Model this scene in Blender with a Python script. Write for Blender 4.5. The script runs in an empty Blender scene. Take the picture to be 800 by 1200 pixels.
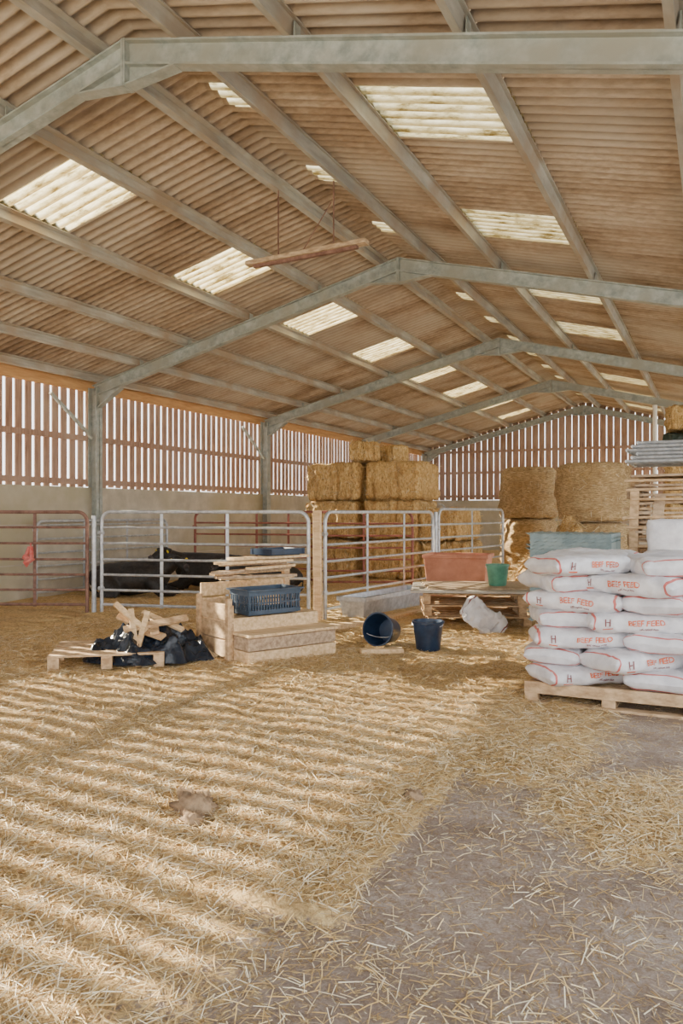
import bpy, math, random
import numpy as np
from mathutils import Vector, Matrix, noise
random.seed(4); rng=np.random.default_rng(4)
scn=bpy.context.scene
RX=-4.32; RZ=5.22; SL=0.25
def rz(x): return RZ-SL*abs(x-RX)

# ---------------------------------------------------------------- materials
def ramp(nt,fac,stops):
    r=nt.nodes.new('ShaderNodeValToRGB')
    el=r.color_ramp.elements
    while len(el)<len(stops): el.new(0.5)
    for e,(p,c) in zip(el,stops): e.position=p; e.color=(*c,1)
    nt.links.new(fac,r.inputs[0]); return r.outputs[0]
def nz(nt,scale,detail=6,stretch=(1,1,1),rough=.6,coord='Object'):
    tc=nt.nodes.new('ShaderNodeTexCoord'); mp=nt.nodes.new('ShaderNodeMapping')
    mp.inputs['Scale'].default_value=stretch
    n=nt.nodes.new('ShaderNodeTexNoise'); n.inputs['Scale'].default_value=scale
    n.inputs['Detail'].default_value=detail; n.inputs['Roughness'].default_value=rough
    nt.links.new(tc.outputs[coord],mp.inputs[0]); nt.links.new(mp.outputs[0],n.inputs['Vector'])
    return n.outputs[0]
def mix(nt,a,b,f,mode='MIX'):
    m=nt.nodes.new('ShaderNodeMix'); m.data_type='RGBA'; m.blend_type=mode
    for k,s in ((6,a),(7,b),(0,f)):
        if isinstance(s,bpy.types.NodeSocket): nt.links.new(s,m.inputs[k])
        elif k==0: m.inputs[0].default_value=s
        else: m.inputs[k].default_value=(*s,1)
    return m.outputs[2]
def bump(nt,h,strength,dist=.02):
    b=nt.nodes.new('ShaderNodeBump'); b.inputs['Strength'].default_value=strength; b.inputs['Distance'].default_value=dist
    nt.links.new(h,b.inputs['Height']); return b.outputs[0]
def newmat(name):
    m=bpy.data.materials.new(name); m.use_nodes=True
    return m,m.node_tree,m.node_tree.nodes['Principled BSDF']
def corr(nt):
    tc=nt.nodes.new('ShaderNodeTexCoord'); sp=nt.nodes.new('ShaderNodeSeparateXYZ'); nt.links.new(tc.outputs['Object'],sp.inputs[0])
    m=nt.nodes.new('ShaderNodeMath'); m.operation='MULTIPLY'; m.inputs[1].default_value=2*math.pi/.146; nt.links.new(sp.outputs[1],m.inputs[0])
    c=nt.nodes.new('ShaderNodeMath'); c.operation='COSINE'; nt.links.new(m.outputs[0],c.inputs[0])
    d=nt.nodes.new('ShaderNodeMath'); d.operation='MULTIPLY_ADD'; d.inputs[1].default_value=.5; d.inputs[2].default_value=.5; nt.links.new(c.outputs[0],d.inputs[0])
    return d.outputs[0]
def pm(name,c1,c2,scale=5,rough=.8,metal=0,bs=.2,bd=.01,stretch=(1,1,1),lo=.35,hi=.65,big=None,bigs=1.0):
    m,nt,p=newmat(name)
    n=nz(nt,scale,8,stretch)
    col=ramp(nt,n,[(lo,c1),(hi,c2)])
    if big:
        n2=nz(nt,bigs,4)
        f=ramp(nt,n2,[(.42,(0,0,0)),(.65,(1,1,1))])
        col=mix(nt,col,big,f)
    nt.links.new(col,p.inputs['Base Color'])
    p.inputs['Roughness'].default_value=rough; p.inputs['Metallic'].default_value=metal
    if bs: nt.links.new(bump(nt,n,bs,bd),p.inputs['Normal'])
    return m
galv=pm('galvanised_steel',(.28,.32,.31),(.50,.54,.52),9,.5,.25,.1,.004,big=(.37,.37,.32),bigs=2.2)
galv2=pm('gate_galvanised',(.40,.43,.47),(.62,.65,.69),14,.4,.45,.05,.003)
rust=pm('rusty_brown_tube',(.16,.08,.06),(.30,.17,.13),12,.6,.2,.2,.004)
redg=pm('red_painted_tube',(.22,.07,.05),(.34,.13,.10),12,.65,.1,.2,.004)
purl=pm('purlin_steel',(.31,.30,.27),(.54,.53,.48),7,.6,.15,.1,.004,stretch=(1,.2,1),big=(.38,.30,.22),bigs=1.2)
conc=pm('concrete_panel',(.46,.42,.34),(.64,.59,.49),3,.9,0,.25,.01,big=(.44,.40,.28),bigs=.7)
board=pm('slat_timber',(.28,.16,.11),(.50,.33,.24),3,.85,0,.25,.004,stretch=(9,9,.6),big=(.42,.30,.24),bigs=.8)
rail=pm('orange_timber',(.48,.25,.10),(.66,.38,.17),4,.8,0,.2,.004,stretch=(4,.5,4))
wood=pm('pale_timber',(.58,.38,.19),(.88,.66,.40),4,.75,0,.35,.006,stretch=(1,7,7))
wood2=pm('weathered_timber',(.32,.22,.14),(.60,.45,.30),5,.85,0,.3,.004,stretch=(2,6,6))
palw=pm('pallet_timber',(.40,.25,.13),(.72,.51,.30),5,.8,0,.3,.004,stretch=(2,4,4))
blackp=pm('black_plastic_sheet',(.005,.008,.014),(.02,.028,.042),6,.24,0,.5,.03)
bluep=pm('slate_blue_plastic',(.035,.06,.095),(.07,.105,.155),8,.45,0,.05,.002)
blackb=pm('navy_rubber',(.008,.020,.048),(.02,.045,.095),8,.35,0,.1,.002)
greenb=pm('green_plastic',(.08,.27,.19),(.13,.38,.27),8,.4,0,.05,.002)
terra=pm('terracotta_plastic',(.46,.18,.10),(.62,.28,.18),4,.6,0,.1,.004)
bagm=pm('white_woven_bag',(.62,.61,.64),(.84,.83,.85),7,.45,0,.6,.025)
redm=pm('red_print',(.55,.08,.07),(.72,.25,.22),14,.5,0,0)
orgm=pm('orange_red_print',(.70,.13,.05),(.78,.20,.09),9,.5,0,0)
drkm=pm('dark_red_print',(.20,.05,.05),(.26,.08,.08),9,.5,0,0)
teal=pm('teal_sheet',(.16,.23,.24),(.32,.40,.40),5,.5,.2,.1,.004)
cowm=pm('black_cow_hide',(.008,.007,.007),(.03,.026,.024),18,.55,0,.4,.01)
skin=pm('muzzle_skin',(.05,.04,.04),(.10,.08,.08),18,.4,0,.2,.003)
yel=pm('yellow_tag',(.85,.62,.02),(.95,.75,.05),8,.5,0,0)
whitep=pm('white_paint',(.78,.78,.76),(.88,.88,.86),8,.5,0,.05,.002)
dung=pm('clod_brown',(.15,.09,.05),(.38,.26,.15),14,.95,0,.8,.02)
darkfill=pm('dark_opening_fill',(.02,.035,.03),(.05,.07,.06),5,.35,0,.3,.01)  # near-black colour of the block that stands in for a dark opening
grey=pm('grey_board',(.40,.37,.32),(.60,.55,.47),4,.8,0,.2,.004)
def bale_mat(name,scale,stretch,c1,c2,c3):
    m,nt,p=newmat(name)
    n=nz(nt,scale,7,stretch,.8); n2=nz(nt,3,4)
    col=ramp(nt,n,[(.34,c1),(.48,c2),(.62,c3)])
    col=mix(nt,col,(c2[0]*.7,c2[1]*.63,c2[2]*.57),ramp(nt,n2,[(.45,(0,0,0)),(.7,(.6,.6,.6))]))
    nt.links.new(col,p.inputs['Base Color']); p.inputs['Roughness'].default_value=.85
    nt.links.new(bump(nt,n,1,.06),p.inputs['Normal']); return m
balem=bale_mat('straw_bale',22,(1.4,1.4,.5),(.17,.08,.02),(.78,.48,.17),(1.0,.80,.42))
roundm=bale_mat('round_bale_straw',24,(.45,.45,2.4),(.18,.10,.045),(.60,.41,.20),(.92,.73,.43))
strandm,nt,p=newmat('straw_strand')
a=nt.nodes.new('ShaderNodeAttribute'); a.attribute_name='col'
nt.links.new(a.outputs['Color'],p.inputs['Base Color']); p.inputs['Roughness'].default_value=.6
roofm,nt,p=newmat('fibre_cement_roof')
n=nz(nt,1.1,6,(.35,1.6,1)); n2=nz(nt,16,5,(.6,2,1)); n3=nz(nt,.5,3,(1,1,1))
c=ramp(nt,n,[(.32,(.28,.195,.13)),(.5,(.48,.37,.27)),(.68,(.64,.54,.43))])
c=mix(nt,c,ramp(nt,n2,[(.35,(.6,.56,.52)),(.6,(1,1,1))]),.6,'MULTIPLY')
c=mix(nt,c,(.55,.49,.41),ramp(nt,n3,[(.45,(0,0,0)),(.65,(.7,.7,.7))]))
c=mix(nt,c,ramp(nt,corr(nt),[(.0,(1,1,1)),(1,(.52,.47,.43))]),.8,'MULTIPLY')  # lighter ridges, darker recesses: corrugation highlights put into the roof colour
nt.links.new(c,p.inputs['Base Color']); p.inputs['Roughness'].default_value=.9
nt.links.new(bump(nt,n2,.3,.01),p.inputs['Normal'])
rlm,nt,p=newmat('rooflight_sheet')
n=nz(nt,6,7,(.5,2.5,1),.7) 
c=ramp(nt,n,[(.37,(.18,.13,.05)),(.49,(.54,.46,.26)),(.66,(.78,.71,.51))])
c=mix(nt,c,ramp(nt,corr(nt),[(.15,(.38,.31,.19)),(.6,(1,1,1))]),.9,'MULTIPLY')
t=nt.nodes.new('ShaderNodeBsdfTranslucent'); d=nt.nodes.new('ShaderNodeBsdfDiffuse'); ms=nt.nodes.new('ShaderNodeMixShader')
nt.links.new(c,t.inputs[0]); nt.links.new(c,d.inputs[0]); ms.inputs[0].default_value=.3
nt.links.new(t.outputs[0],ms.inputs[1]); nt.links.new(d.outputs[0],ms.inputs[2])
nt.links.new(ms.outputs[0],nt.nodes['Material Output'].inputs['Surface'])
floorm,nt,p=newmat('floor_straw_and_concrete')
a=nt.nodes.new('ShaderNodeAttribute'); a.attribute_name='mask'
n=nz(nt,26,8,(1,1,1),.75); n2=nz(nt,2.3,5); n3=nz(nt,90,4); n4=nz(nt,1.1,5)
straw=ramp(nt,n,[(.30,(.22,.125,.05)),(.47,(.60,.40,.17)),(.66,(.92,.69,.34))])
straw=mix(nt,straw,(.30,.20,.11),ramp(nt,n2,[(.5,(0,0,0)),(.70,(.65,.65,.65))]))
cc=ramp(nt,n2,[(.3,(.26,.195,.155)),(.5,(.44,.35,.29)),(.7,(.58,.49,.415))])
cc=mix(nt,cc,ramp(nt,n3,[(.35,(.62,.57,.52)),(.6,(1,1,1))]),.8,'MULTIPLY')
cc=mix(nt,cc,(.26,.17,.10),ramp(nt,n,[(.46,(0,0,0)),(.62,(.85,.85,.85))]))
cc=mix(nt,cc,(.24,.165,.115),ramp(nt,n4,[(.48,(0,0,0)),(.66,(.6,.6,.6))]))
ad=nt.nodes.new('ShaderNodeMath'); ad.operation='ADD'; nt.links.new(a.outputs['Fac'],ad.inputs[0])
sb=nt.nodes.new('ShaderNodeMath'); sb.operation='MULTIPLY_ADD'; nt.links.new(n,sb.inputs[0]); sb.inputs[1].default_value=1.8; sb.inputs[2].default_value=-.88
nt.links.new(sb.outputs[0],ad.inputs[1])
f=ramp(nt,ad.outputs[0],[(.34,(0,0,0)),(.58,(1,1,1))])
nt.links.new(mix(nt,cc,straw,f),p.inputs['Base Color']); p.inputs['Roughness'].default_value=.9
nt.links.new(bump(nt,n,.8,.035),p.inputs['Normal'])
yardm=pm('yard_gravel',(.52,.48,.40),(.70,.64,.54),3,.95,0,.2,.01)

# ---------------------------------------------------------------- mesh builder
class MB:
    def __init__(s): s.v=[];s.f=[];s.m=[]
    def add(s,vs,fs,mi=0,M=None):
        o=len(s.v)
        if M is not None: vs=[M@Vector(v) for v in vs]
        s.v+=[tuple(v) for v in vs]; s.f+=[tuple(i+o for i in f) for f in fs]; s.m+=[mi]*len(fs)
    def box(s,c,sz,mi=0,M=None,R=None):
        x,y,z=[k/2 for k in sz]; T=Matrix.Translation(Vector(c))
        if R is not None: T=T@R
        if M is not None: T=M@T
        vs=[(-x,-y,-z),(x,-y,-z),(x,y,-z),(-x,y,-z),(-x,-y,z),(x,-y,z),(x,y,z),(-x,y,z)]
        s.add(vs,[(0,3,2,1),(4,5,6,7),(0,1,5,4),(1,2,6,5),(2,3,7,6),(3,0,4,7)],mi,T)
    def stick(s,p0,p1,w,t,mi=0,up=(0,0,1)):
        p0=Vector(p0);p1=Vector(p1); d=p1-p0; L=d.length; d.normalize()
        u=Vector(up).normalized()
        if abs(d.dot(u))>.98: u=Vector((0,1,0))
        r=u.cross(d).normalized(); u=d.cross(r)
        R=Matrix((d,r,u)).transposed().to_4x4()
        s.box((p0+p1)/2,(L,w,t),mi,None,R)
    def ibeam(s,p0,p1,dep,wid,mi=0,up=(0,0,1)):
        p0=Vector(p0);p1=Vector(p1); d=p1-p0; L=d.length; d.normalize(); u=Vector(up)
        if abs(d.dot(u))>.98: u=Vector((1,0,0))
        r=u.cross(d).normalized(); u=d.cross(r); R=Matrix((d,r,u)).transposed().to_4x4(); c=(p0+p1)/2
        s.box(c,(L,.012,dep),mi,None,R)
        for k in (-1,1): s.box(c+u*k*(dep/2-.008),(L,wid,.016),mi,None,R)
    def tube(s,pts,r,mi=0,n=8):
        pts=[Vector(p) for p in pts]; N=len(pts); rr=r if isinstance(r,(list,tuple)) else [r]*N
        vs=[];fs=[]; prev=None
        for i,p in enumerate(pts):
            t=(pts[min(i+1,N-1)]-pts[max(i-1,0)]).normalized()
            if prev is None:
                a=Vector((0,0,1)) if abs(t.z)<.9 else Vector((1,0,0)); u=t.cross(a).normalized()
            else: u=(prev-t*prev.dot(t)).normalized()
            prev=u; w=t.cross(u)
            for k in range(n):
                an=2*math.pi*k/n; vs.append(p+(u*math.cos(an)+w*math.sin(an))*rr[i])
        for i in range(N-1):
            for k in range(n):
                a=i*n+k;b=i*n+(k+1)%n; fs.append((a,b,b+n,a+n))
        fs.append(tuple(range(n))[::-1]); fs.append(tuple((N-1)*n+k for k in range(n)))
        s.add(vs,fs,mi)
    def prism(s,poly,y,t,mi=0):
        n=len(poly); vs=[(a,y-t/2,b) for a,b in poly]+[(a,y+t/2,b) for a,b in poly]
        s.add(vs,[tuple(range(n)),tuple(range(2*n-1,n-1,-1))]+[(i,i+n,(i+1)%n+n,(i+1)%n) for i in range(n)],mi)
    def lathe(s,prof,mi=0,n=28,M=None):
        vs=[];fs=[];N=len(prof)
        for r,z in prof:
            for k in range(n):
                a=2*math.pi*k/n; vs.append((r*math.cos(a),r*math.sin(a),z))
        for i in range(N-1):
            for k in range(n):
                a=i*n+k;b=i*n+(k+1)%n; fs.append((a,b,b+n,a+n))
        s.add(vs,fs,mi,M)
    def mesh(s,me,mi=0,M=None):
        s.add([v.co.copy() for v in me.vertices],[tuple(p.vertices) for p in me.polygons],mi,M)
    def obj(s,name,mats,smooth=True,ang=35,bevel=0,M=None,cols=None):
        me=bpy.data.meshes.new(name); me.from_pydata(s.v,[],s.f); 
        for m in mats: me.materials.append(m)
        me.polygons.foreach_set('material_index',s.m)
        if smooth:
            me.polygons.foreach_set('use_smooth',[True]*len(s.f)); me.set_sharp_from_angle(angle=math.radians(ang))
        me.update(); o=bpy.data.objects.new(name,me); scn.collection.objects.link(o)
        if M is not None: o.matrix_world=M
        if bevel:
            b=o.modifiers.new('bevel','BEVEL'); b.width=bevel; b.segments=2; b.limit_method='ANGLE'
        return o
def TM(x,y,z=0,a=0): return Matrix.Translation((x,y,z))@Matrix.Rotation(math.radians(a),4,'Z')
def child(o,parent): 
    o.parent=parent; o.matrix_parent_inverse=parent.matrix_world.inverted(); return o

# ---------------------------------------------------------------- strands
PAL=np.array([(.82,.57,.25),(.95,.75,.42),(.72,.47,.18),(.98,.85,.60),(.44,.28,.12)])
def strands(name,P,Nrm=None,L=(.04,.13),W=(.002,.004),tilt=.22,dark=1.0,mat_=None):
    n=len(P); yaw=rng.uniform(0,2*np.pi,n); l=rng.uniform(L[0],L[1],n)/2; w=rng.uniform(W[0],W[1],n)/2
    if Nrm is None: Nrm=np.tile(np.array([0,0,1.0]),(n,1))
    ref=np.where(np.abs(Nrm[:,2:3])>.9,np.array([[1.0,0,0]]),np.array([[0,0,1.0]]))
    t1=np.cross(Nrm,ref); t1/=np.linalg.norm(t1,axis=1,keepdims=True); t2=np.cross(Nrm,t1)
    d=t1*np.cos(yaw)[:,None]+t2*np.sin(yaw)[:,None]+Nrm*(rng.normal(0,tilt,n))[:,None]
    d/=np.linalg.norm(d,axis=1,keepdims=True)
    s=np.cross(d,Nrm)+Nrm*rng.uniform(-.7,.7,n)[:,None]; s/=np.linalg.norm(s,axis=1,keepdims=True)
    bend=Nrm*(rng.uniform(0,.12,n)*l)[:,None]
    V=np.empty((n,6,3)); D=d*l[:,None]; S=s*w[:,None]
    V[:,0]=P-D-S; V[:,1]=P-D+S; V[:,2]=P+bend-S; V[:,3]=P+bend+S; V[:,4]=P+D-S; V[:,5]=P+D+S
    me=bpy.data.meshes.new(name); me.vertices.add(n*6); me.vertices.foreach_set('co',V.reshape(-1))
    base=(np.arange(n)*6)[:,None]; idx=np.concatenate([base+np.array([[0,1,3,2]]),base+np.array([[2,3,5,4]])],1).reshape(-1)
    me.loops.add(n*8); me.loops.foreach_set('vertex_index',idx.astype(np.int32))
    me.polygons.add(n*2); me.polygons.foreach_set('loop_start',np.arange(0,n*8,4,dtype=np.int32))
    me.update(calc_edges=True); me.validate()
    c=PAL[rng.integers(0,len(PAL),n)]*rng.uniform(.70,1.02,(n,1))*dark
    C=np.ones((n*6,4)); C[:,:3]=np.repeat(c,6,axis=0)
    at=me.color_attributes.new('col','FLOAT_COLOR','POINT'); at.data.foreach_set('color',C.reshape(-1))
    me.materials.append(mat_ or strandm)
    o=bpy.data.objects.new(name,me); scn.collection.objects.link(o); return o

# ---------------------------------------------------------------- floor
def sst(a,b,x): t=np.clip((x-a)/(b-a),0,1); return t*t*(3-2*t)
def wob(x,y): return np.sin(2.3*x+1.7*y)*.5+np.sin(5.1*x-3.3*y+1)*.3+np.sin(9.7*x+8.1*y+2)*.2
def maskf(x,y):
    e=-1.30+.06*wob(x*1.3,y*1.3)
    m=1-sst(e-.10,e+.12,x)
    m=np.where(y<2.55,(1-sst(-2.4,-.9,x+.2*wob(x,y)))*.6+.22,m)
    m=np.maximum(m,(1-sst(.10,.75,np.hypot((x+.35),(y-4.15)*.75)+.14*wob(x*2,y*2)))*.85)
    m=np.maximum(m,(1-sst(.2,.8,np.hypot((x+1.1)*1.1,(y-5.3)*.5)+.12*wob(x*2,y*2)))*.95)
    m=np.maximum(m,sst(6.8,8,y)*1.0)
    m=np.maximum(m,.10+.16*wob(x*2.7,y*2.1))
    return np.clip(m,0,1)
def hf(x,y):
    m=maskf(x,y); m=m*m; return m*(.035+.022*wob(x*.9,y*.9)+.012*wob(x*3.1+2,y*3.3)+.03*sst(7,11,y))
xs=np.concatenate([np.arange(-10.4,-8,.4),np.arange(-8,1.2,.05),np.arange(1.2,4,.4)])
ys=np.concatenate([np.arange(-4,1,.5),np.arange(1,9,.05),np.arange(9,31,.3)])
GX,GY=np.meshgrid(xs,ys); H=hf(GX,GY); MK=maskf(GX,GY)
H=H+MK**2*rng.normal(0,.006,H.shape)
nx,ny=len(xs),len(ys)
V=np.stack([GX,GY,H],-1).reshape(-1,3)
F=[(j*nx+i,j*nx+i+1,(j+1)*nx+i+1,(j+1)*nx+i) for j in range(ny-1) for i in range(nx-1)]
me=bpy.data.meshes.new('floor'); me.from_pydata(V.tolist(),[],F)
at=me.attributes.new('mask','FLOAT','POINT'); at.data.foreach_set('value',MK.reshape(-1))
me.materials.append(floorm); me.polygons.foreach_set('use_smooth',[True]*len(F))
fo=bpy.data.objects.new('floor',me); scn.collection.objects.link(fo)
b=MB(); b.box((-5,10,-.25),(160,160,.4)); b.obj('yard_ground',[yardm],False)
def scat(n,x0,x1,y0,y1,pw=1.0,mn=.035):
    x=rng.uniform(x0,x1,n); y=rng.uniform(y0,y1,n); m=maskf(x,y)
    k=rng.uniform(0,1,n)<np.clip(m**pw,mn,1); x=x[k];y=y[k]
    return np.stack([x,y,hf(x,y)+rng.uniform(.002,.022,len(x))*np.clip(maskf(x,y),.15,1)],1)
P=np.concatenate([scat(130000,-4.5,.8,1.3,5,1.2,.045),scat(80000,-7.5,0,4,9),scat(30000,-10.0,-1,8.5,16)])
child(strands('loose_straw_litter',P),fo)
P=scat(26000,-1.7,.8,1.3,6.5,.4,.6); P[:,2]=np.minimum(P[:,2],hf(P[:,0],P[:,1])+.004)
child(strands('straw_chaff',P,None,(.010,.045),(.0015,.003),.05,.72),fo)

# ---------------------------------------------------------------- walls
def wall_boards(mb,axis,fixed,a0,a1,z0,ztop,pitch=.24,w=.17,mi=0):
    a=a0
    while a<a1:
        ww=w*random.uniform(.95,1.05); zt=ztop(a); zz=z0-random.uniform(0,.03)
        off=random.uniform(-.006,.006)
        if axis=='y': mb.box((fixed+off,a,(zz+zt)/2),(.022,ww,zt-zz),mi)
        else: mb.box((a,fixed+off,(zz+zt)/2),(ww,.022,zt-zz),mi)
        a+=pitch
YE=29.05
b=MB()
b.box((-10.46,13,.975),(.16,34,1.95),0)
for z in (.62,1.28): b.box((-10.376,13,z),(.012,34,.02),3)
wall_boards(b,'y',-10.50,-3.8,YE,1.97,lambda a:3.92,pitch=.20,w=.140,mi=1)
for z in (2.05,2.85): b.box((-10.45,13,z),(.07,34,.10),1)
b.box((-10.44,13,3.82),(.06,34,.22),2)
b.obj('wall_left',[conc,board,rail,grey],False)
b=MB()
b.box((-4.3,YE+.1,.975),(12.3,.16,1.95),0)
wall_boards(b,'x',YE+.12,-10.4,1.7,1.97,lambda a:rz(a)+.25,pitch=.24,w=.216,mi=1)
for z in (2.1,3.0,3.8): 
    hw=min(6.05,(RZ-z)/SL+.3); b.box((RX,YE+.07,z),(hw*2,.07,.10),1)
b.obj('wall_back',[conc,board],False)
# ---------------------------------------------------------------- roof
b=MB(); step=.146/8; NY=int(33.2/step); yy=-3.6+np.arange(NY)*step; amp=.026
wave=amp*np.cos(2*np.pi*yy/.146)
def zs(x): return rz(x)+.27
def sheet(x0,x1,lift,light=None):
    vs=[]
    for x in (x0,x1):
        for j in range(NY): vs.append((x,float(yy[j]),zs(x)+float(wave[j])+lift))
    o=len(b.v); b.v+=vs
    for j in range(NY-1):
        b.f.append((o+j,o+j+1,o+NY+j+1,o+NY+j)); b.m.append(1 if light and light(yy[j]) else 0)
lt=lambda y: 5<y<27.5 and abs(((y-6.4+1.5)%3)-1.5)<.5
lt2=lambda y: 5.9<y<27 and ((y-5.95)%1.9)<.5
sheet(-4.32,-5.75,.0); sheet(-5.67,-7.02,-.012,lt); sheet(-6.92,-8.26,-.0); sheet(-8.18,-9.36,-.012); sheet(-9.26,-10.75,.0)
sheet(-4.32,-4.26,.0); sheet(-4.26,-4.0,.0,lt2); sheet(-4.0,-2.72,.0); sheet(-2.8,-1.44,-.012,lt); sheet(-1.52,-.16,0); sheet(-.24,1.06,-.012); sheet(.98,2.1,0)
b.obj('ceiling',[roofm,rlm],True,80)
b=MB()
for x in (-4.62,-5.69,-6.96,-8.2,-9.25,-10.15,-3.78,-2.78,-1.5,-.22,1.0,1.6):
    sg=1 if x>RX else -1; z=rz(x)+.17; R=Matrix.Rotation(math.atan(SL)*sg,4,'Y')
    b.box((x,13,z),(.012,33,.125),0,None,R)
    b.box((x+.026,13,z+.058),(.06,33,.01),0,None,R)
    b.box((x-.026,13,z-.058),(.06,33,.012),0,None,R)
b.obj('roof_purlins',[purl],False)
def frame(Y,nm='steel_portal_frame'):
    b=MB(); ze=rz(-10.3)
    xl,xr=-10.3,1.66
    b.ibeam((xl,Y,ze),(RX,Y,RZ),.20,.12); b.ibeam((xr,Y,ze),(RX,Y,RZ),.20,.12)
    for x in (xl,xr):
        b.ibeam((x,Y,0),(x,Y,ze+.05),.2,.16,up=(1,0,0)); s=1 if x<RX else -1
        b.prism([(x+s*.1,ze-.06),(x+s*.1,ze-.30),(x+s*.6,ze+.03)],Y,.012)
        b.stick((x+s*.1,Y,ze-.31),(x+s*.62,Y,ze+.01),.12,.014)
    for s in (-1,1):
        b.prism([(RX,RZ-.08),(RX+s*.5,RZ-.20),(RX,RZ-.19-.08)],Y,.012)
        b.stick((RX,Y,RZ-.27),(RX+s*.5,Y,RZ-.225),.12,.014)
        b.box((RX+s*.011,Y,RZ-.09),(.018,.13,.38))
    for x in (-5.69,-6.96,-8.2,-9.25,-2.78,-1.5,-.22):
        b.box((x+.03,Y,rz(x)+.15),(.01,.09,.12))
    return b.obj(nm,[galv],False)
for Y in (4.97,10.97,16.97,22.97,28.9,-1.03): frame(Y)
b=MB(); b.stick((-10.3,9.9,3.55),(-10.3,10.9,2.85),.05,.05); b.stick((-10.3,15.9,3.55),(-10.3,16.9,2.85),.05,.05); b.obj('steel_knee_braces',[galv],False)
b=MB(); b.tube([(-1.53,22.8,0),(-1.53,22.8,rz(-1.53)-.12)],.06,0,12); b.obj('white_post',[whitep])

b=MB(); b.stick((-5.04,7.9,4.45),(-3.49,7.9,4.49),.12,.05,0); b.stick((-4.95,7.9,4.41),(-3.6,7.9,4.445),.05,.035,1)
for x in (-4.62,-3.90): b.tube([(x,7.9,4.48),(x,7.9,rz(x)+.12)],.008,1,6)
b.tube([(-4.3,7.9,4.5),(-4.1,7.88,4.75),(-3.93,7.9,5.0)],.006,1,6)
b.obj('hanging_light_batten',[wood2,rust],False)

# ---------------------------------------------------------------- gates
def gate(name,p0,p1,H=1.5,z0=.12,rails=(.38,.60,.82,1.05,1.28),verts=(.33,.66),mat_=None,r=.021,rc=.14,brace=False,feet=True):
    b=MB(); L=(Vector(p1)-Vector(p0)).length; a=math.degrees(math.atan2(p1[1]-p0[1],p1[0]-p0[0]))
    arc=[(rc-rc*math.cos(t),0,H-rc+rc*math.sin(t)) for t in np.linspace(0,math.pi/2,6)]
    pts=[(0,0,.02 if feet else z0)]+arc+[(L-x,y,z) for x,y,z in arc[::-1]]+[(L,0,.02 if feet else z0)]
    b.tube(pts,r*1.25,0,10); b.tube([(0,0,z0+.05),(L,0,z0+.05)],r,0,8)
    for z in rails: b.tube([(0,0,z),(L,0,z)],r*.85,0,8)
    for v in verts: b.box((L*v,.022,(z0+H)/2),(.045,.012,H-z0-.03))
    if brace: b.tube([(0.05,.02,z0+.1),(L*.5,.02,H-.05)],r*.8,0,8)
    for z in (.4,1.2): b.tube([(-.05,0,z),(.03,0,z)],.03,0,8)
    return b.obj(name,[mat_ or galv2],True,40,0,TM(p0[0],p0[1],0,a))
gate('field_gate',(-7.98,8.63),(-4.97,9.30),verts=(.3,.62))
gate('field_gate',(-10.25,7.62),(-8.16,8.53),mat_=rust)
gate('field_gate',(-4.82,9.50),(-4.42,12.80),verts=(.35,.7))
gate('field_gate',(-4.40,13.06),(-3.95,15.8),verts=(.5,),H=1.55)
gate('field_gate',(-9.7,13.2),(-7.0,13.6),mat_=redg,verts=(.25,.5,.75))
gate('field_gate',(-6.9,13.2),(-5.2,13.9),mat_=redg,verts=(.5,))
gate('field_gate',(-10.1,9.4),(-9.95,12.6),H=1.35)
gate('field_gate',(-5.4,21.5),(-3.4,21.5),H=1.9,verts=(.2,.4,.6,.8))
gate('field_gate',(-8.6,18.0),(-6.1,18.6),H=1.7)
b=MB(); b.tube([(-8.07,8.57,0),(-8.07,8.57,1.45)],.035,0,12); b.obj('gate_post',[galv2])
b=MB(); b.tube([(-4.41,12.93,0),(-4.41,12.93,1.5)],.035,0,12); b.obj('gate_post',[galv2])
b=MB(); b.stick((-4.86,9.37,0),(-4.88,9.38,1.52),.11,.06,0,up=(0,1,0)); b.obj('timber_gate_post',[wood],False,bevel=.004)
b=MB(); 
b.tube([(-8.9,8.17,1.0),(-8.93,8.12,.85),(-8.88,8.09,.74),(-8.83,8.14,.86),(-8.88,8.17,1.0)],.03,0,8)
b.tube([(-8.95,8.11,.86),(-8.82,8.14,.82),(-8.9,8.07,.76)],.04,0,8); b.tube([(-8.88,8.17,1.05),(-8.88,8.16,.98)],.012,0,6)
b.obj('red_halter',[redm])

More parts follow.
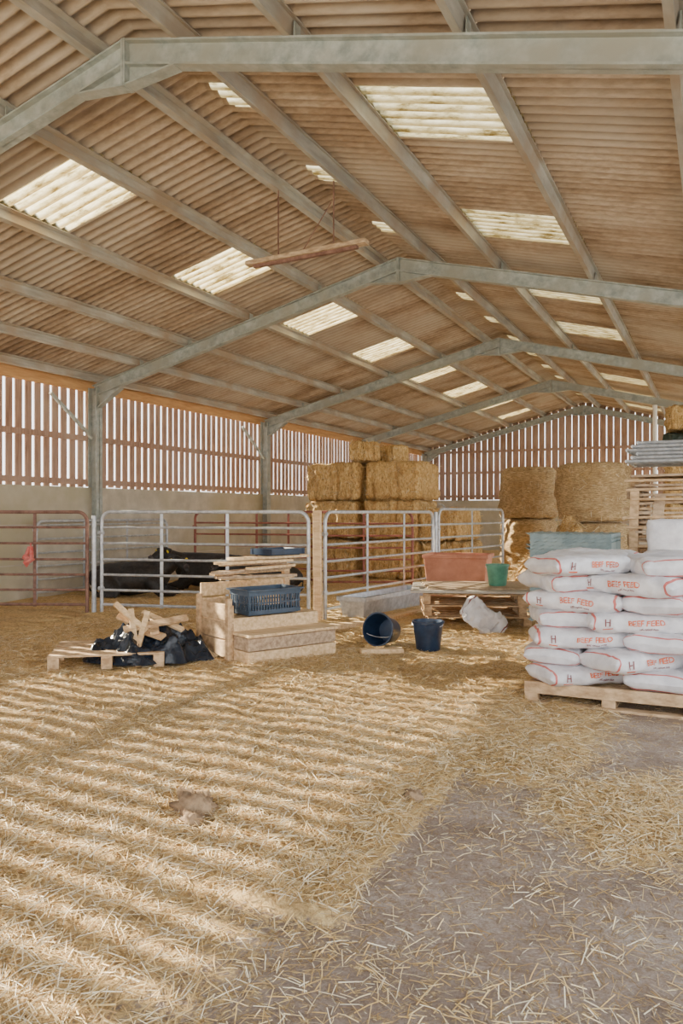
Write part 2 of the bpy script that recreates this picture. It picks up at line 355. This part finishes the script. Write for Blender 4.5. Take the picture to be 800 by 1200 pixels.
# ---------------------------------------------------------------- bales
def vn(p,f): return Vector(noise.noise_vector(Vector(p)*f))
def bale(name,c,s,rot=0,ns=600,strings='x',mat_=balem,tilt=0):
    b=MB(); hx,hy,hz=[k/2 for k in s]; C=Vector(c); res=.055
    def disp(p):
        q=Vector(p); e=[abs(q.x)/hx,abs(q.y)/hy,abs(q.z)/hz]
        pull=max(0,sorted(e)[1]-.82)/.18; q=q*(1-.075*pull)
        if strings=='x':
            for g in (-.6,-.2,.2,.6):
                dd=abs(p[0]-g*hx*1.15); 
                if dd<.04: q.y*=.95; q.z*=.965
        q.y+=.025*math.sin(p[0]*34+2*noise.noise(Vector((p[2]*3,C.x,C.z))))*(1 if q.y>0 else -1)
        return q+vn(q+C,3.1)*.05+vn(q+C,12)*.035
    for ax in range(3):
        o=[(1,2),(0,2),(0,1)][ax]; h=(hx,hy,hz)
        n1=max(3,int(2*h[o[0]]/res)); n2=max(3,int(2*h[o[1]]/res))
        for sg in (-1,1):
            vs=[]
            for i in range(n1+1):
                for j in range(n2+1):
                    p=[0,0,0]; p[ax]=sg*h[ax]; p[o[0]]=-h[o[0]]+2*h[o[0]]*i/n1; p[o[1]]=-h[o[1]]+2*h[o[1]]*j/n2
                    vs.append(disp(p))
            fs=[(i*(n2+1)+j,(i+1)*(n2+1)+j,(i+1)*(n2+1)+j+1,i*(n2+1)+j+1) for i in range(n1) for j in range(n2)]
            b.add(vs,fs)
    M=TM(*c,rot)
    o=b.obj(name,[mat_],True,80,0,M)
    P=[];N=[]
    for k in range(ns):
        ax=random.choice([0,1,1,2]); sg=random.choice([-1,1]); p=[random.uniform(-h,h)*.95 for h in (hx,hy,hz)]
        if ax==2: sg=1
        p[ax]=sg*(hx,hy,hz)[ax]*.99; nn=[0,0,0]; nn[ax]=sg
        P.append(M@Vector(p)); N.append(M.to_3x3()@Vector(nn))
    if P:
        so=strands('loose_stalks',np.array(P),np.array(N),(.06,.2),(.005,.01),.45)
        child(so,o)
    return o
for x in (-7.66,-6.32):
    for z in (.44,1.31,2.14):
        bale('square_straw_bale',(x+random.uniform(-.05,.05),16.1+random.uniform(-.08,.08),z+.03),(1.28,1.36,.82),random.uniform(-4,4))
bale('square_straw_bale',(-7.02,15.85,2.82),(.60,.75,.44),17,250)
bale('square_straw_bale',(-6.62,16.5,2.80),(.42,.6,.40),-14,200)
bale('square_straw_bale',(-5.1,16.1,.45),(1.0,1.4,.86),3)
bale('square_straw_bale',(-5.14,16.05,1.24),(.92,1.3,.66),-5)
for z in (.42,1.26,2.1): bale('square_straw_bale',(0.0,18.0,z+.02),(2.0,1.3,.80),0)
bale('dark_opening_block',(0.0,18.0,2.86),(2.0,1.2,.56),0,0,mat_=darkfill)  # dark block added in place of the dark opening under the top bale
bale('square_straw_bale',(0.02,18.0,3.45),(2.0,1.2,.5),0)
def rbale(name,x,y,z,R,h,lean=0):
    b=MB(); n=84; prof=[(.02,0),(R*.80,0),(R*.90,.02),(R*.97,.08)]+[(R*(1+.02*math.sin(math.pi*t)),.12+(h-.24)*t) for t in np.linspace(0.0,1,20)]+[(R*.97,h-.07),(R*.90,h-.02),(R*.78,h-.0),(R*.5,h+.015),(.02,h+.02)]
    vs=[];fs=[];C=Vector((x,y,z))
    for r,zz in prof:
        for k in range(n):
            a=2*math.pi*k/n; q=Vector((r*math.cos(a),r*math.sin(a),zz)); rd=Vector((math.cos(a),math.sin(a),0))
            q+=rd*(noise.noise((q+C)*1.6)*.09*(r/R)+.018*math.sin(zz*24+noise.noise(q*2)*2)*(r/R))+vn(q+C,9)*.026
            vs.append(q)
    for i in range(len(prof)-1):
        for k in range(n): a=i*n+k;c=i*n+(k+1)%n; fs.append((a,c,c+n,a+n))
    b.add(vs,fs); M=TM(x,y,z,random.uniform(0,90))@Matrix.Rotation(math.radians(lean),4,'X'); o=b.obj(name,[roundm],True,80,0,M)
    P=[];N=[]
    for k in range(700):
        a=random.uniform(0,6.283); zz=random.uniform(.03,h-.03); N.append((math.cos(a),math.sin(a),0)); P.append((x+R*1.01*math.cos(a),y+R*1.01*math.sin(a),z+zz))
    so=strands('loose_stalks',np.array(P),np.array(N),(.06,.2),(.005,.01),.35,.9); child(so,o)
rbale('round_straw_bale',-4.28,19.75,.05,.69,1.27); rbale('round_straw_bale',-4.28,19.75,1.34,.68,1.27)
rbale('round_straw_bale',-2.38,17.3,.05,.74,1.22); rbale('round_straw_bale',-2.38,17.3,1.31,.76,1.22)
def mound(name,x,y,r,h,n,z0=0,sx=1):
    b=MB(); N=30; vs=[];fs=[]
    for i in range(N+1):
        for j in range(N+1):
            u=-1+2*i/N; v=-1+2*j/N; d=min(1,math.hypot(u,v)); e=noise.noise(Vector((u*2+x,v*2+y,0)))
            zz=h*(1-float(sst(0,1,np.float64(d))))*(1+.5*e)-.02+vn((u*5+x,v*5,0),2).z*.10*(1-d)*min(1,h*2); vs.append((x+u*r*sx,y+v*r,z0+zz))
    fs=[(i*(N+1)+j,(i+1)*(N+1)+j,(i+1)*(N+1)+j+1,i*(N+1)+j+1) for i in range(N) for j in range(N)]
    b.add(vs,fs); o=b.obj(name,[balem],True,80)
    P=[]
    for k in range(n):
        a=random.uniform(0,6.283); d=math.sqrt(random.random())*.95; e=noise.noise(Vector((math.cos(a)*d*2+x,math.sin(a)*d*2+y,0)))
        P.append((x+r*sx*d*math.cos(a),y+r*d*math.sin(a),z0+h*float(1-sst(0,1,np.float64(d)))*(1+.5*e)+random.uniform(0,.03)))
    child(strands('loose_stalks',np.array(P),None,(.08,.24),(.005,.009),.4),o)
mound('loose_straw_pile',-3.15,14.9,.72,.6,2500)
mound('loose_straw_pile',-2.6,15.85,.68,1.5,2500)

# ---------------------------------------------------------------- pallets etc
def pallet(b,M,L=1.2,W=1.0,mi=0,z=0):
    for k in range(7): b.box((0,-W/2+.05+k*(W-.1)/6,z+.13),(L,.095,.02),mi,M)
    for x in (-L/2+.05,0,L/2-.05):
        b.box((x,0,z+.11),(.1,W,.02),mi,M); b.box((x,0,z+.01),(.1,W,.02),mi,M)
        for y in (-W/2+.06,0,W/2-.06): b.box((x,y,z+.06),(.1,.11,.08),mi,M)
b=MB(); pallet(b,TM(-.74,6.72,0,0),1.26,1.1); b.box((-.74,6.19,.01),(1.26,.1,.02)); b.box((-.74,6.175,.125),(1.26,.02,.09)); b.obj('wooden_pallet',[palw],False,bevel=.003)
def textmesh(s,size):
    cu=bpy.data.curves.new('t','FONT'); cu.body=s; cu.size=size; cu.align_x='CENTER'; cu.align_y='CENTER'; cu.resolution_u=3; cu.offset=size*.022
    o=bpy.data.objects.new('t',cu); scn.collection.objects.link(o); dg=bpy.context.evaluated_depsgraph_get(); dg.update()
    m=bpy.data.meshes.new_from_object(o.evaluated_get(dg)); bpy.data.objects.remove(o); return m
TXT=textmesh('BEEF FEED',.058); SM=textmesh('18% ration nuts',.022)
def bag(b,M,L=.76,W=.46,T=.165,seed=0,text=True,stripe=True,tx=0,wk=1.0):
    NU,NV=38,34; vs=[];fs=[];mi=[]
    sd=Vector((seed*3.7,seed*1.3,0))
    def dims(u):
        a=abs(u); return W/2*(1-.08*a**6), T/2*(max(0,1-a**7))**.5+.005
    def surf(u,th):
        w,t=dims(u); c,s=math.cos(th),math.sin(th)
        y=w*math.copysign(abs(c)**.52,c); z=t*math.copysign(abs(s)**.68,s)
        return Vector((u*L/2,y,z))
    def wr(q):
        return (vn(q+sd,5)*.014+vn(q+sd,13)*.011+vn(q+sd,30)*.007)*wk
    us=[]
    for i in range(NU+1):
        u=-1+2*i/NU; u=math.copysign(abs(u)**.75,u); us.append(u)
        for k in range(NV):
            p=surf(u,2*math.pi*k/NV); p+=wr(p); vs.append(p)
    for i in range(NU):
        um=abs(us[i]+us[i+1])/2
        for k in range(NV):
            a=i*NV+k;c=i*NV+(k+1)%NV; fs.append((a,c,c+NV,a+NV)); mi.append(2 if (stripe and .88<um<.905) else 0)
    fs.append(tuple(range(NV))[::-1]); fs.append(tuple(NU*NV+k for k in range(NV))); mi+=[0,0]
    o=len(b.v); b.v+=[tuple(M@v) for v in vs]; b.f+=[tuple(i+o for i in f) for f in fs]; b.m+=mi
    if text:
        def proj(x,z):
            w,t=dims(2*x/L); s=min(.98,abs(z)/t)**(1/.68); c=math.sqrt(max(0,1-s*s))**.52
            q=Vector((x,-w*c,z)); q+=wr(q); q.y-=.008; return q
        def put(me,ox,oz,m_):
            b.add([proj(v.co.x+ox,v.co.y+oz) for v in me.vertices],[tuple(p.vertices) for p in me.polygons],m_,M)
        def rect(x0,x1,z0,z1,m_): b.add([proj(x0,z0),proj(x1,z0),proj(x1,z1),proj(x0,z1)],[(0,1,2,3)],m_,M)
        put(TXT,tx,.010,1); put(SM,tx+.02,-.034,3)
        lx=-.26+tx*.3
        rect(lx-.018,lx-.010,-.022,.034,3); rect(lx+.010,lx+.018,-.022,.034,3); rect(lx-.012,lx+.012,.002,.010,3); rect(lx-.035,lx+.035,-.045,-.037,1)
b=MB(); T=.142
for l in range(7):
    z=.163+T*(l+.5)
    j=lambda s=.02: random.uniform(-s,s)
    t_=.151
    if l%2==0:
        bag(b,TM(-1.00+j(),6.40+j(.03),z,j(60)),T=t_,seed=l*9+1,tx=.06)
        for q,y in enumerate((6.84,7.27)): bag(b,TM(-.98,y,z),T=t_,seed=l*9+q+2,text=False)
        bag(b,TM(-.37+j(.01),6.56+j(.03),z,90+j(60)),W=.50,T=t_,seed=l*9+4,text=False)
        bag(b,TM(-.36,7.2,z,90),W=.48,T=t_,seed=l*9+5,text=False)
        bag(b,TM(.12,6.6,z,90),W=.46,T=t_,seed=l*9+6,text=False)
    else:
        bag(b,TM(-1.17+j(.01),6.56+j(.03),z,90+j(60)),W=.45,T=t_,seed=l*9+1,text=False)
        bag(b,TM(-1.15,7.2,z,90),W=.42,T=t_,seed=l*9+5,text=False)
        bag(b,TM(-.56+j(),6.40+j(.03),z+.002,j(60)),T=t_,seed=l*9+2,tx=.02)
        for q,y in enumerate((6.84,7.27)): bag(b,TM(-.56,y,z),T=t_,seed=l*9+q+6,text=False)
        bag(b,TM(.06,6.6,z,90),W=.46,T=t_,seed=l*9+8,text=False)
b.obj('stacked_feed_bags',[bagm,orgm,redm,drkm],True,60)

b=MB(); M=TM(-2.95,10.15,0,22)
for k in range(3): pallet(b,M@TM(random.uniform(-.04,.04),random.uniform(-.04,.04),0,random.uniform(-4,4)),1.3,1.1,0,.03+k*.145)
b.obj('wooden_pallet_stack',[palw],False,bevel=.003)
b=MB(); b.box((0,0,0),(1.6,1.25,.03),0,M@TM(0,.0,.49,-3)); b.box((.1,.05,0),(1.45,1.05,.02),1,M@TM(0,0,.516,3)); b.obj('plywood_sheets',[grey,wood2],False)
def bucket(name,M,R,h,m):
    b=MB(); b.lathe([(.001,0),(R*.72,0),(R*.76,.01),(R*.98,h-.02),(R*1.05,h-.02),(R*1.05,h),(R*.97,h),(R*.73,.02),(.001,.02)],0,32)
    b.tube([(R*1.04*math.cos(t),-.02-R*.35*math.sin(t),h-.03-.25*R*math.sin(t)) for t in np.linspace(0,math.pi,14)],.004,1,6)
    return b.obj(name,[m,galv2],True,40,0,M)
bucket('green_bucket',TM(-2.62,10.2,.53),.15,.28,greenb)
bucket('blue_bucket',TM(-2.76,7.85,.04),.165,.31,blackb)
bucket('blue_bucket',TM(-3.28,7.95,.20)@Matrix.Rotation(math.radians(-5),4,'Z')@Matrix.Rotation(math.radians(80),4,'X')@Matrix.Translation((0,0,-.1)),.175,.31,blackb)
b=MB(); bag(b,TM(-2.54,9.18,.22,10)@Matrix.Rotation(math.radians(40),4,'Y')@Matrix.Rotation(math.radians(58),4,'X'),L=.54,W=.36,T=.07,seed=77,text=False,stripe=True,wk=3.2)
b.obj('white_sack',[bagm,orgm,drkm,drkm],True,60)
b=MB()
def tub(b,M,L,W,h,t=.03,mi=0,fl=.08):
    o=[(-L/2+fl,-W/2+fl,0),(L/2-fl,-W/2+fl,0),(L/2-fl,W/2-fl,0),(-L/2+fl,W/2-fl,0),(-L/2,-W/2,h),(L/2,-W/2,h),(L/2,W/2,h),(-L/2,W/2,h)]
    i=[(x*(1-2*t/L),y*(1-2*t/W),z+(t if z==0 else 0)) for x,y,z in o]
    vs=o+i; fs=[(0,3,2,1),(8,9,10,11)]
    for k in range(4):
        n=(k+1)%4; fs+=[(k,n,n+4,k+4),(k+8,k+12,n+12,n+8),(k+4,n+4,n+12,k+12)]
    b.add(vs,fs,mi,M)
    for s in (-1,1): b.box((0,s*W/2,h-.03),(L+.04,.03,.06),mi,M); b.box((s*L/2,0,h-.03),(.03,W+.04,.06),mi,M)
tub(b,TM(-3.74,12.1,.03,8),1.0,.75,.8,mi=0); b.obj('terracotta_water_trough',[terra],False,bevel=.012)
b=MB(); tub(b,TM(-4.38,10.65,.04,83),2.0,.42,.30,mi=0,fl=.05); b.obj('galvanised_feed_trough',[galv2],False)
b=MB(); b.stick((-4.50,8.2,.08),(-3.95,9.5,.06),.14,.07); b.stick((-4.05,9.3,.07),(-3.75,11.2,.07),.12,.06); b.stick((-3.32,7.35,.06),(-2.95,7.6,.06),.12,.05); b.obj('timber_planks',[wood],False,bevel=.004)

# ---------------------------------------------------------------- wooden step box with basket
ex=math.degrees(math.atan2(.89,.45))
M=TM(-4.02,6.32,.03,ex)
b=MB()
b.box((.52,.15,.065),(1.04,.30,.12),0,M); b.box((.52,.155,.195),(1.04,.290,.125),2,M); b.box((.52,.14,.280),(1.07,.33,.03),0,M)
b.box((.50,.60,.07),(1.04,.62,.14),0,M); b.box((.50,.605,.215),(1.04,.62,.135),2,M); b.box((.50,.60,.355),(1.04,.62,.135),0,M)
for k,z in enumerate((.09,.27,.45)): b.box((-.02,.62,z+.02),(.035,.68,.165),1,M)
for y in (.30,.92): b.box((-.05,y,.31),(.05,.06,.62),1,M)
for k,z in enumerate((.50,.66)): b.box((.5,.93,z),(1.06,.035,.14),0,M)
b.box((1.03,.93,.45),(.07,.07,.88),1,M)
b.obj('wooden_step_box',[wood,palw,wood2],False,bevel=.006)
b=MB()
for k in range(7):
    y=.5+random.uniform(-.05,.35); z=.755+.022+k*.03
    b.box((.45+random.uniform(-.12,.12),y,z),(random.uniform(.7,1.05),random.uniform(.08,.16),.027),k%2,M,Matrix.Rotation(math.radians(random.uniform(-22,22)),4,'Z'))
b.box((.62,.62,.99),(1.0,.14,.03),0,M,Matrix.Rotation(.1,4,'Z'))
b.obj('timber_offcuts',[wood,wood2],False,bevel=.003)
b=MB(); MBK=M@TM(.46,.44,.435,2); L,W,h=.66,.38,.25
b.box((0,0,.012),(L-.06,W-.06,.02),0,MBK)
for s in (-1,1):
    for z,t in ((.03,.04),(.12,.012),(h-.03,.05)):
        b.box((0,s*(W/2-.02),z),(L-.02,.012,t),0,MBK); b.box((s*(L/2-.02),0,z),(.012,W-.02,t),0,MBK)
    for k in range(19): b.box((-L/2+.03+k*(L-.06)/18,s*(W/2-.02),h/2),(.013,.010,h-.02),0,MBK)
    for k in range(11): b.box((s*(L/2-.02),-W/2+.03+k*(W-.06)/10,h/2),(.010,.013,h-.02),0,MBK)
    b.box((0,s*(W/2),h),(L+.02,.04,.015),0,MBK); b.box((s*(L/2),0,h),(.04,W+.02,.015),0,MBK)
b.obj('plastic_crate',[bluep],False)
b=MB(); tub(b,M@TM(.75,.66,1.01,10),.45,.3,.07,.02,0,.02); b.obj('black_tray',[blackb],False)

# ---------------------------------------------------------------- pile left
b=MB(); pallet(b,TM(-5.42,5.98,.03,38),1.05,.9); b.obj('wooden_pallet',[palw],False,bevel=.003)
b=MB(); N=90; vs=[];fs=[]
for i in range(N+1):
    for j in range(N+1):
        u=-1+2*i/N; v=-1+2*j/N; d=math.hypot(u,v); a=math.atan2(v,u)
        rr=.84+.26*noise.noise(Vector((math.cos(a)*2.6,math.sin(a)*2.6,3))); t=min(1,d/rr)
        if d>rr: u,v=u*rr/d,v*rr/d
        p=Vector((u*2.2,v*2.2,.4)); rid=1-2*abs(noise.noise(p*1.2)); rid+=.6*(1-2*abs(noise.noise(p*2.9)))+.3*(1-2*abs(noise.noise(p*6.5)))
        z=.14*(1-t**2.5)+.13*rid*(1-t**4)-.06
        vs.append((u*.78,v*.48,z))
fs=[(i*(N+1)+j,(i+1)*(N+1)+j,(i+1)*(N+1)+j+1,i*(N+1)+j+1) for i in range(N) for j in range(N)]
b.add(vs,fs); b.obj('black_plastic_sheeting',[blackp],True,80,0,TM(-5.06,6.14,.12,26))
b=MB()
pl=[((-4.90,5.78,.05),(-5.22,6.05,.54)),((-4.78,6.0,.30),(-5.36,6.1,.38)),((-4.74,6.25,.34),(-5.28,6.3,.48)),((-5.18,5.9,.36),(-4.76,6.35,.45)),((-4.99,5.82,.07),(-5.05,6.1,.52)),((-5.34,6.0,.48),(-4.97,6.15,.30)),((-5.34,5.96,.60),(-5.0,6.02,.34)),((-4.84,5.95,.34),(-5.22,6.4,.40))]
for k,(p,q) in enumerate(pl): b.stick(p,q,.08 if k%2 else .055,.028,k%2,up=(.2,-.6,1))
b.obj('timber_offcuts',[wood,palw],False,bevel=.003)
def clod(name,x,y,r):
    b=MB(); n=22; m=14; vs=[]
    for i in range(m+1):
        for k in range(n):
            t=math.pi*i/m; a=2*math.pi*k/n; q=Vector((math.sin(t)*math.cos(a),math.sin(t)*math.sin(a)*.8,math.cos(t)*.6)); q*=1+.5*noise.noise(q*2.2+Vector((x,y,0)))+.35*noise.noise(q*6)+.15*noise.noise(q*14)
            vs.append(q*r)
    fs=[(i*n+k,i*n+(k+1)%n,(i+1)*n+(k+1)%n,(i+1)*n+k) for i in range(m) for k in range(n)]
    b.add(vs,fs); b.obj(name,[dung],True,80,0,TM(x,y,.04+r*.25))
clod('dung_clod',-2.30,3.12,.11); clod('dung_clod',-2.22,3.0,.06); clod('dung_clod',-1.40,3.75,.05); clod('dung_clod',-1.45,3.5,.03)

# ---------------------------------------------------------------- right-hand stacks
b=MB(); pallet(b,TM(-1.45,9.25,.03),.9,1.0)
for k in range(3): b.box((-1.78+k*.33,9.25,.22),(.08,1.0,.1),0)
b.obj('wooden_pallet',[palw],False)
b=MB()
for k in range(24):
    z=.30+k*.0415; dx=random.uniform(-.03,.03); pts=[]; n=36
    for i in range(n+1):
        x=-.45+.90*i/n; pts.append((x,.012*math.cos(i*2*math.pi/4)))
    vs=[(-1.45+x+dx,8.72,z+zz) for x,zz in pts]+[(-1.45+x+dx,9.68,z+zz) for x,zz in pts]+[(-1.45+x+dx,8.72,z+zz+.006) for x,zz in pts]
    m=n+1; fs=[(i,i+1,m+i+1,m+i) for i in range(n)]+[(i,2*m+i,2*m+i+1,i+1) for i in range(n)]
    b.add(vs,fs,0)
b.box((-1.45,9.2,.78),(.86,.9,.96),0)
b.obj('corrugated_sheet_stack',[teal],True,60)
b=MB()
for k in range(13):
    pallet(b,TM(-.28+random.uniform(-.07,.07),10.5+random.uniform(-.06,.06),0,random.uniform(-8,8)),1.35,1.0,k%2,.03+k*.148)
for k in range(16):
    b.stick((-.95+random.uniform(-.10,.10),9.86+random.uniform(-.05,.10),1.10+k*.055),(.3,9.9+random.uniform(-.10,.14),1.12+k*.055+random.uniform(-.04,.04)),random.uniform(.06,.16),.03,k%2)
b.stick((-.92,9.78,.3),(-.88,9.84,1.75),.10,.05,0); b.stick((-.72,9.78,.6),(-.60,9.84,1.7),.12,.03,1)
b.obj('wooden_pallet_stack',[palw,wood2],False,bevel=.003)
b=MB()
for k in range(6):
    z=2.10+k*.045; x=-.97+.06*(k%3)
    for y in (9.8,10.05,10.3,10.6,10.9): b.tube([(x,y+.02*k,z),(.4,y+.02*k,z)],.016,0,8)
    for xx in (x,x+.6,.4): b.tube([(xx,9.8+.02*k,z),(xx,10.9+.02*k,z)],.02,0,8)
b.obj('stacked_steel_hurdles',[galv2])
b=MB(); pallet(b,TM(-.36,8.95,0.0),1.05,.9)
for k in range(5): b.box((-.36,8.95,.2+k*.12),(.98,.8,.11),0)
b.obj('timber_block_stack',[palw],False,bevel=.004)
b=MB(); bag(b,TM(-.47,9.02,1.10,8)@Matrix.Rotation(math.radians(88),4,'Y')@Matrix.Rotation(math.radians(90),4,'X'),L=.66,W=.42,T=.14,seed=55,text=False,stripe=False)
b.obj('white_sack',[bagm,orgm,redm,drkm],True,60)

# ---------------------------------------------------------------- cattle
def blob(caps,vox=.03,sm=6):
    b=MB()
    def sph(c,r,sc=(1,1,1)):
        n,m=14,9; vs=[];fs=[]
        for i in range(m+1):
            for k in range(n):
                t=math.pi*i/m;a=2*math.pi*k/n; vs.append((c[0]+r*sc[0]*math.sin(t)*math.cos(a),c[1]+r*sc[1]*math.sin(t)*math.sin(a),c[2]+r*sc[2]*math.cos(t)))
        fs=[(i*n+k,(i+1)*n+k,(i+1)*n+(k+1)%n,i*n+(k+1)%n) for i in range(m) for k in range(n)]
        b.add(vs,fs)
    for chain in caps:
        for (p,r),(q,s) in zip(chain[:-1],chain[1:]):
            p=Vector(p);q=Vector(q); L=(q-p).length; st=max(2,int(L/(min(r,s)*.35)))
            for i in range(st+1): t=i/st; sph(p.lerp(q,t),r*(1-t)+s*t)
    o=b.obj('tmpblob',[],False); m=o.modifiers.new('r','REMESH'); m.mode='VOXEL'; m.voxel_size=vox
    m=o.modifiers.new('s','SMOOTH'); m.iterations=sm; m.factor=.6
    dg=bpy.context.evaluated_depsgraph_get(); dg.update(); me=bpy.data.meshes.new_from_object(o.evaluated_get(dg)); bpy.data.objects.remove(o); return me
def cow(name,x,y,rot,hy=0,s=1.0,hz=0):
    caps=[[((-.85,0,.44),.26),((-.6,.0,.44),.34),((-.15,0,.42),.40),((.3,0,.44),.36),((.55,0,.50),.27)],
          [((-.85,-.02,.52),.2),((-.3,0,.62),.2),((.35,0,.66),.18),((.6,0,.68),.16)],
          [((.5,0,.56),.24),((.8,hy*.4,.70),.17),((.98,hy*.8,.82+hz),.13)],
          [((.98,hy*.8,.84+hz),.13),((1.08,hy*1.25,.80+hz),.115),((1.2,hy*1.9,.70+hz),.085),((1.27,hy*2.3,.64+hz),.078)]]
    for sg in (-1,1):
        caps.append([((.45,sg*.24,.34),.17),((.62,sg*.29,.14),.10),((.85,sg*.28,.12),.075),((.95,sg*.24,.09),.06),((.70,sg*.20,.06),.05),((.6,sg*.18,.05),.06)])
        caps.append([((-.72,sg*.26,.40),.24),((-.42,sg*.40,.22),.15),((-.32,sg*.43,.14),.10),((-.62,sg*.46,.09),.07),((-.78,sg*.44,.07),.055),((-.45,sg*.50,.05),.05),((-.32,sg*.52,.05),.055)])
    caps.append([((-1.08,0,.52),.04),((-1.14,.05,.35),.03),((-1.12,.18,.12),.03),((-1.0,.30,.06),.045)])
    me=blob(caps); b=MB(); b.mesh(me,0)
    hd=Vector((1.0,hy*.9,.86+hz)); f=Vector((.27,hy*1.4,-.16)).normalized(); side=f.cross(Vector((0,0,1))).normalized()
    for sg in (-1,1):
        e0=hd+side*sg*.10+Vector((0,0,.03)); e1=e0+side*sg*.17+Vector((0,0,.0)); 
        b.tube([e0,e0.lerp(e1,.35),e0.lerp(e1,.75),e1],[.025,.055,.05,.012],0,8)
        b.tube([e0.lerp(e1,.7)+f*.055,e0.lerp(e1,.7)+f*.065],[.036,.036],2,8)
        ey=hd+f*.10+side*sg*.105-Vector((0,0,.01)); b.tube([ey,ey+side*sg*.012],[.02,.012],1,10)
        ns=hd+f*.40+side*sg*.035+Vector((0,0,-.02)); b.tube([ns,ns+f*.02],[.016,.012],1,8)
    mz=hd+f*.34; b.tube([mz,mz+f*.05],[.07,.06],1,14)
    b.obj(name,[cowm,skin,yel],True,60,0,TM(x,y,.05,rot)@Matrix.Scale(s,4))
cow('lying_cow',-9.0,10.55,25,-.16,.74)
cow('lying_cow',-8.45,12.0,203,.22,.84)
cow('lying_cow',-7.3,11.9,200,.12,.66)

# ---------------------------------------------------------------- light/world
sd=bpy.data.lights.new('sun','SUN'); sd.energy=35; sd.angle=math.radians(.5); sd.color=(1,.87,.64)
so=bpy.data.objects.new('sun',sd); scn.collection.objects.link(so); e=math.radians(22.4)
so.rotation_euler=Vector((math.cos(e),-.06,-math.sin(e))).to_track_quat('-Z','Y').to_euler()
w=bpy.data.worlds.new('World'); scn.world=w; w.use_nodes=True; nt=w.node_tree; bg=nt.nodes['Background']
tc=nt.nodes.new('ShaderNodeTexCoord'); sp=nt.nodes.new('ShaderNodeSeparateXYZ'); nt.links.new(tc.outputs['Generated'],sp.inputs[0])
c=ramp(nt,sp.outputs[2],[(.0,(.98,.94,.90)),(.4,(.84,.92,1))]); nt.links.new(c,bg.inputs[0]); bg.inputs[1].default_value=4.2
cam=bpy.data.cameras.new('camera'); co=bpy.data.objects.new('camera',cam); scn.collection.objects.link(co)
co.location=(0,0,1.5); co.rotation_euler=(math.radians(90),0,math.radians(25.7)); cam.lens=27.45; cam.sensor_width=36; cam.clip_end=300
scn.camera=co
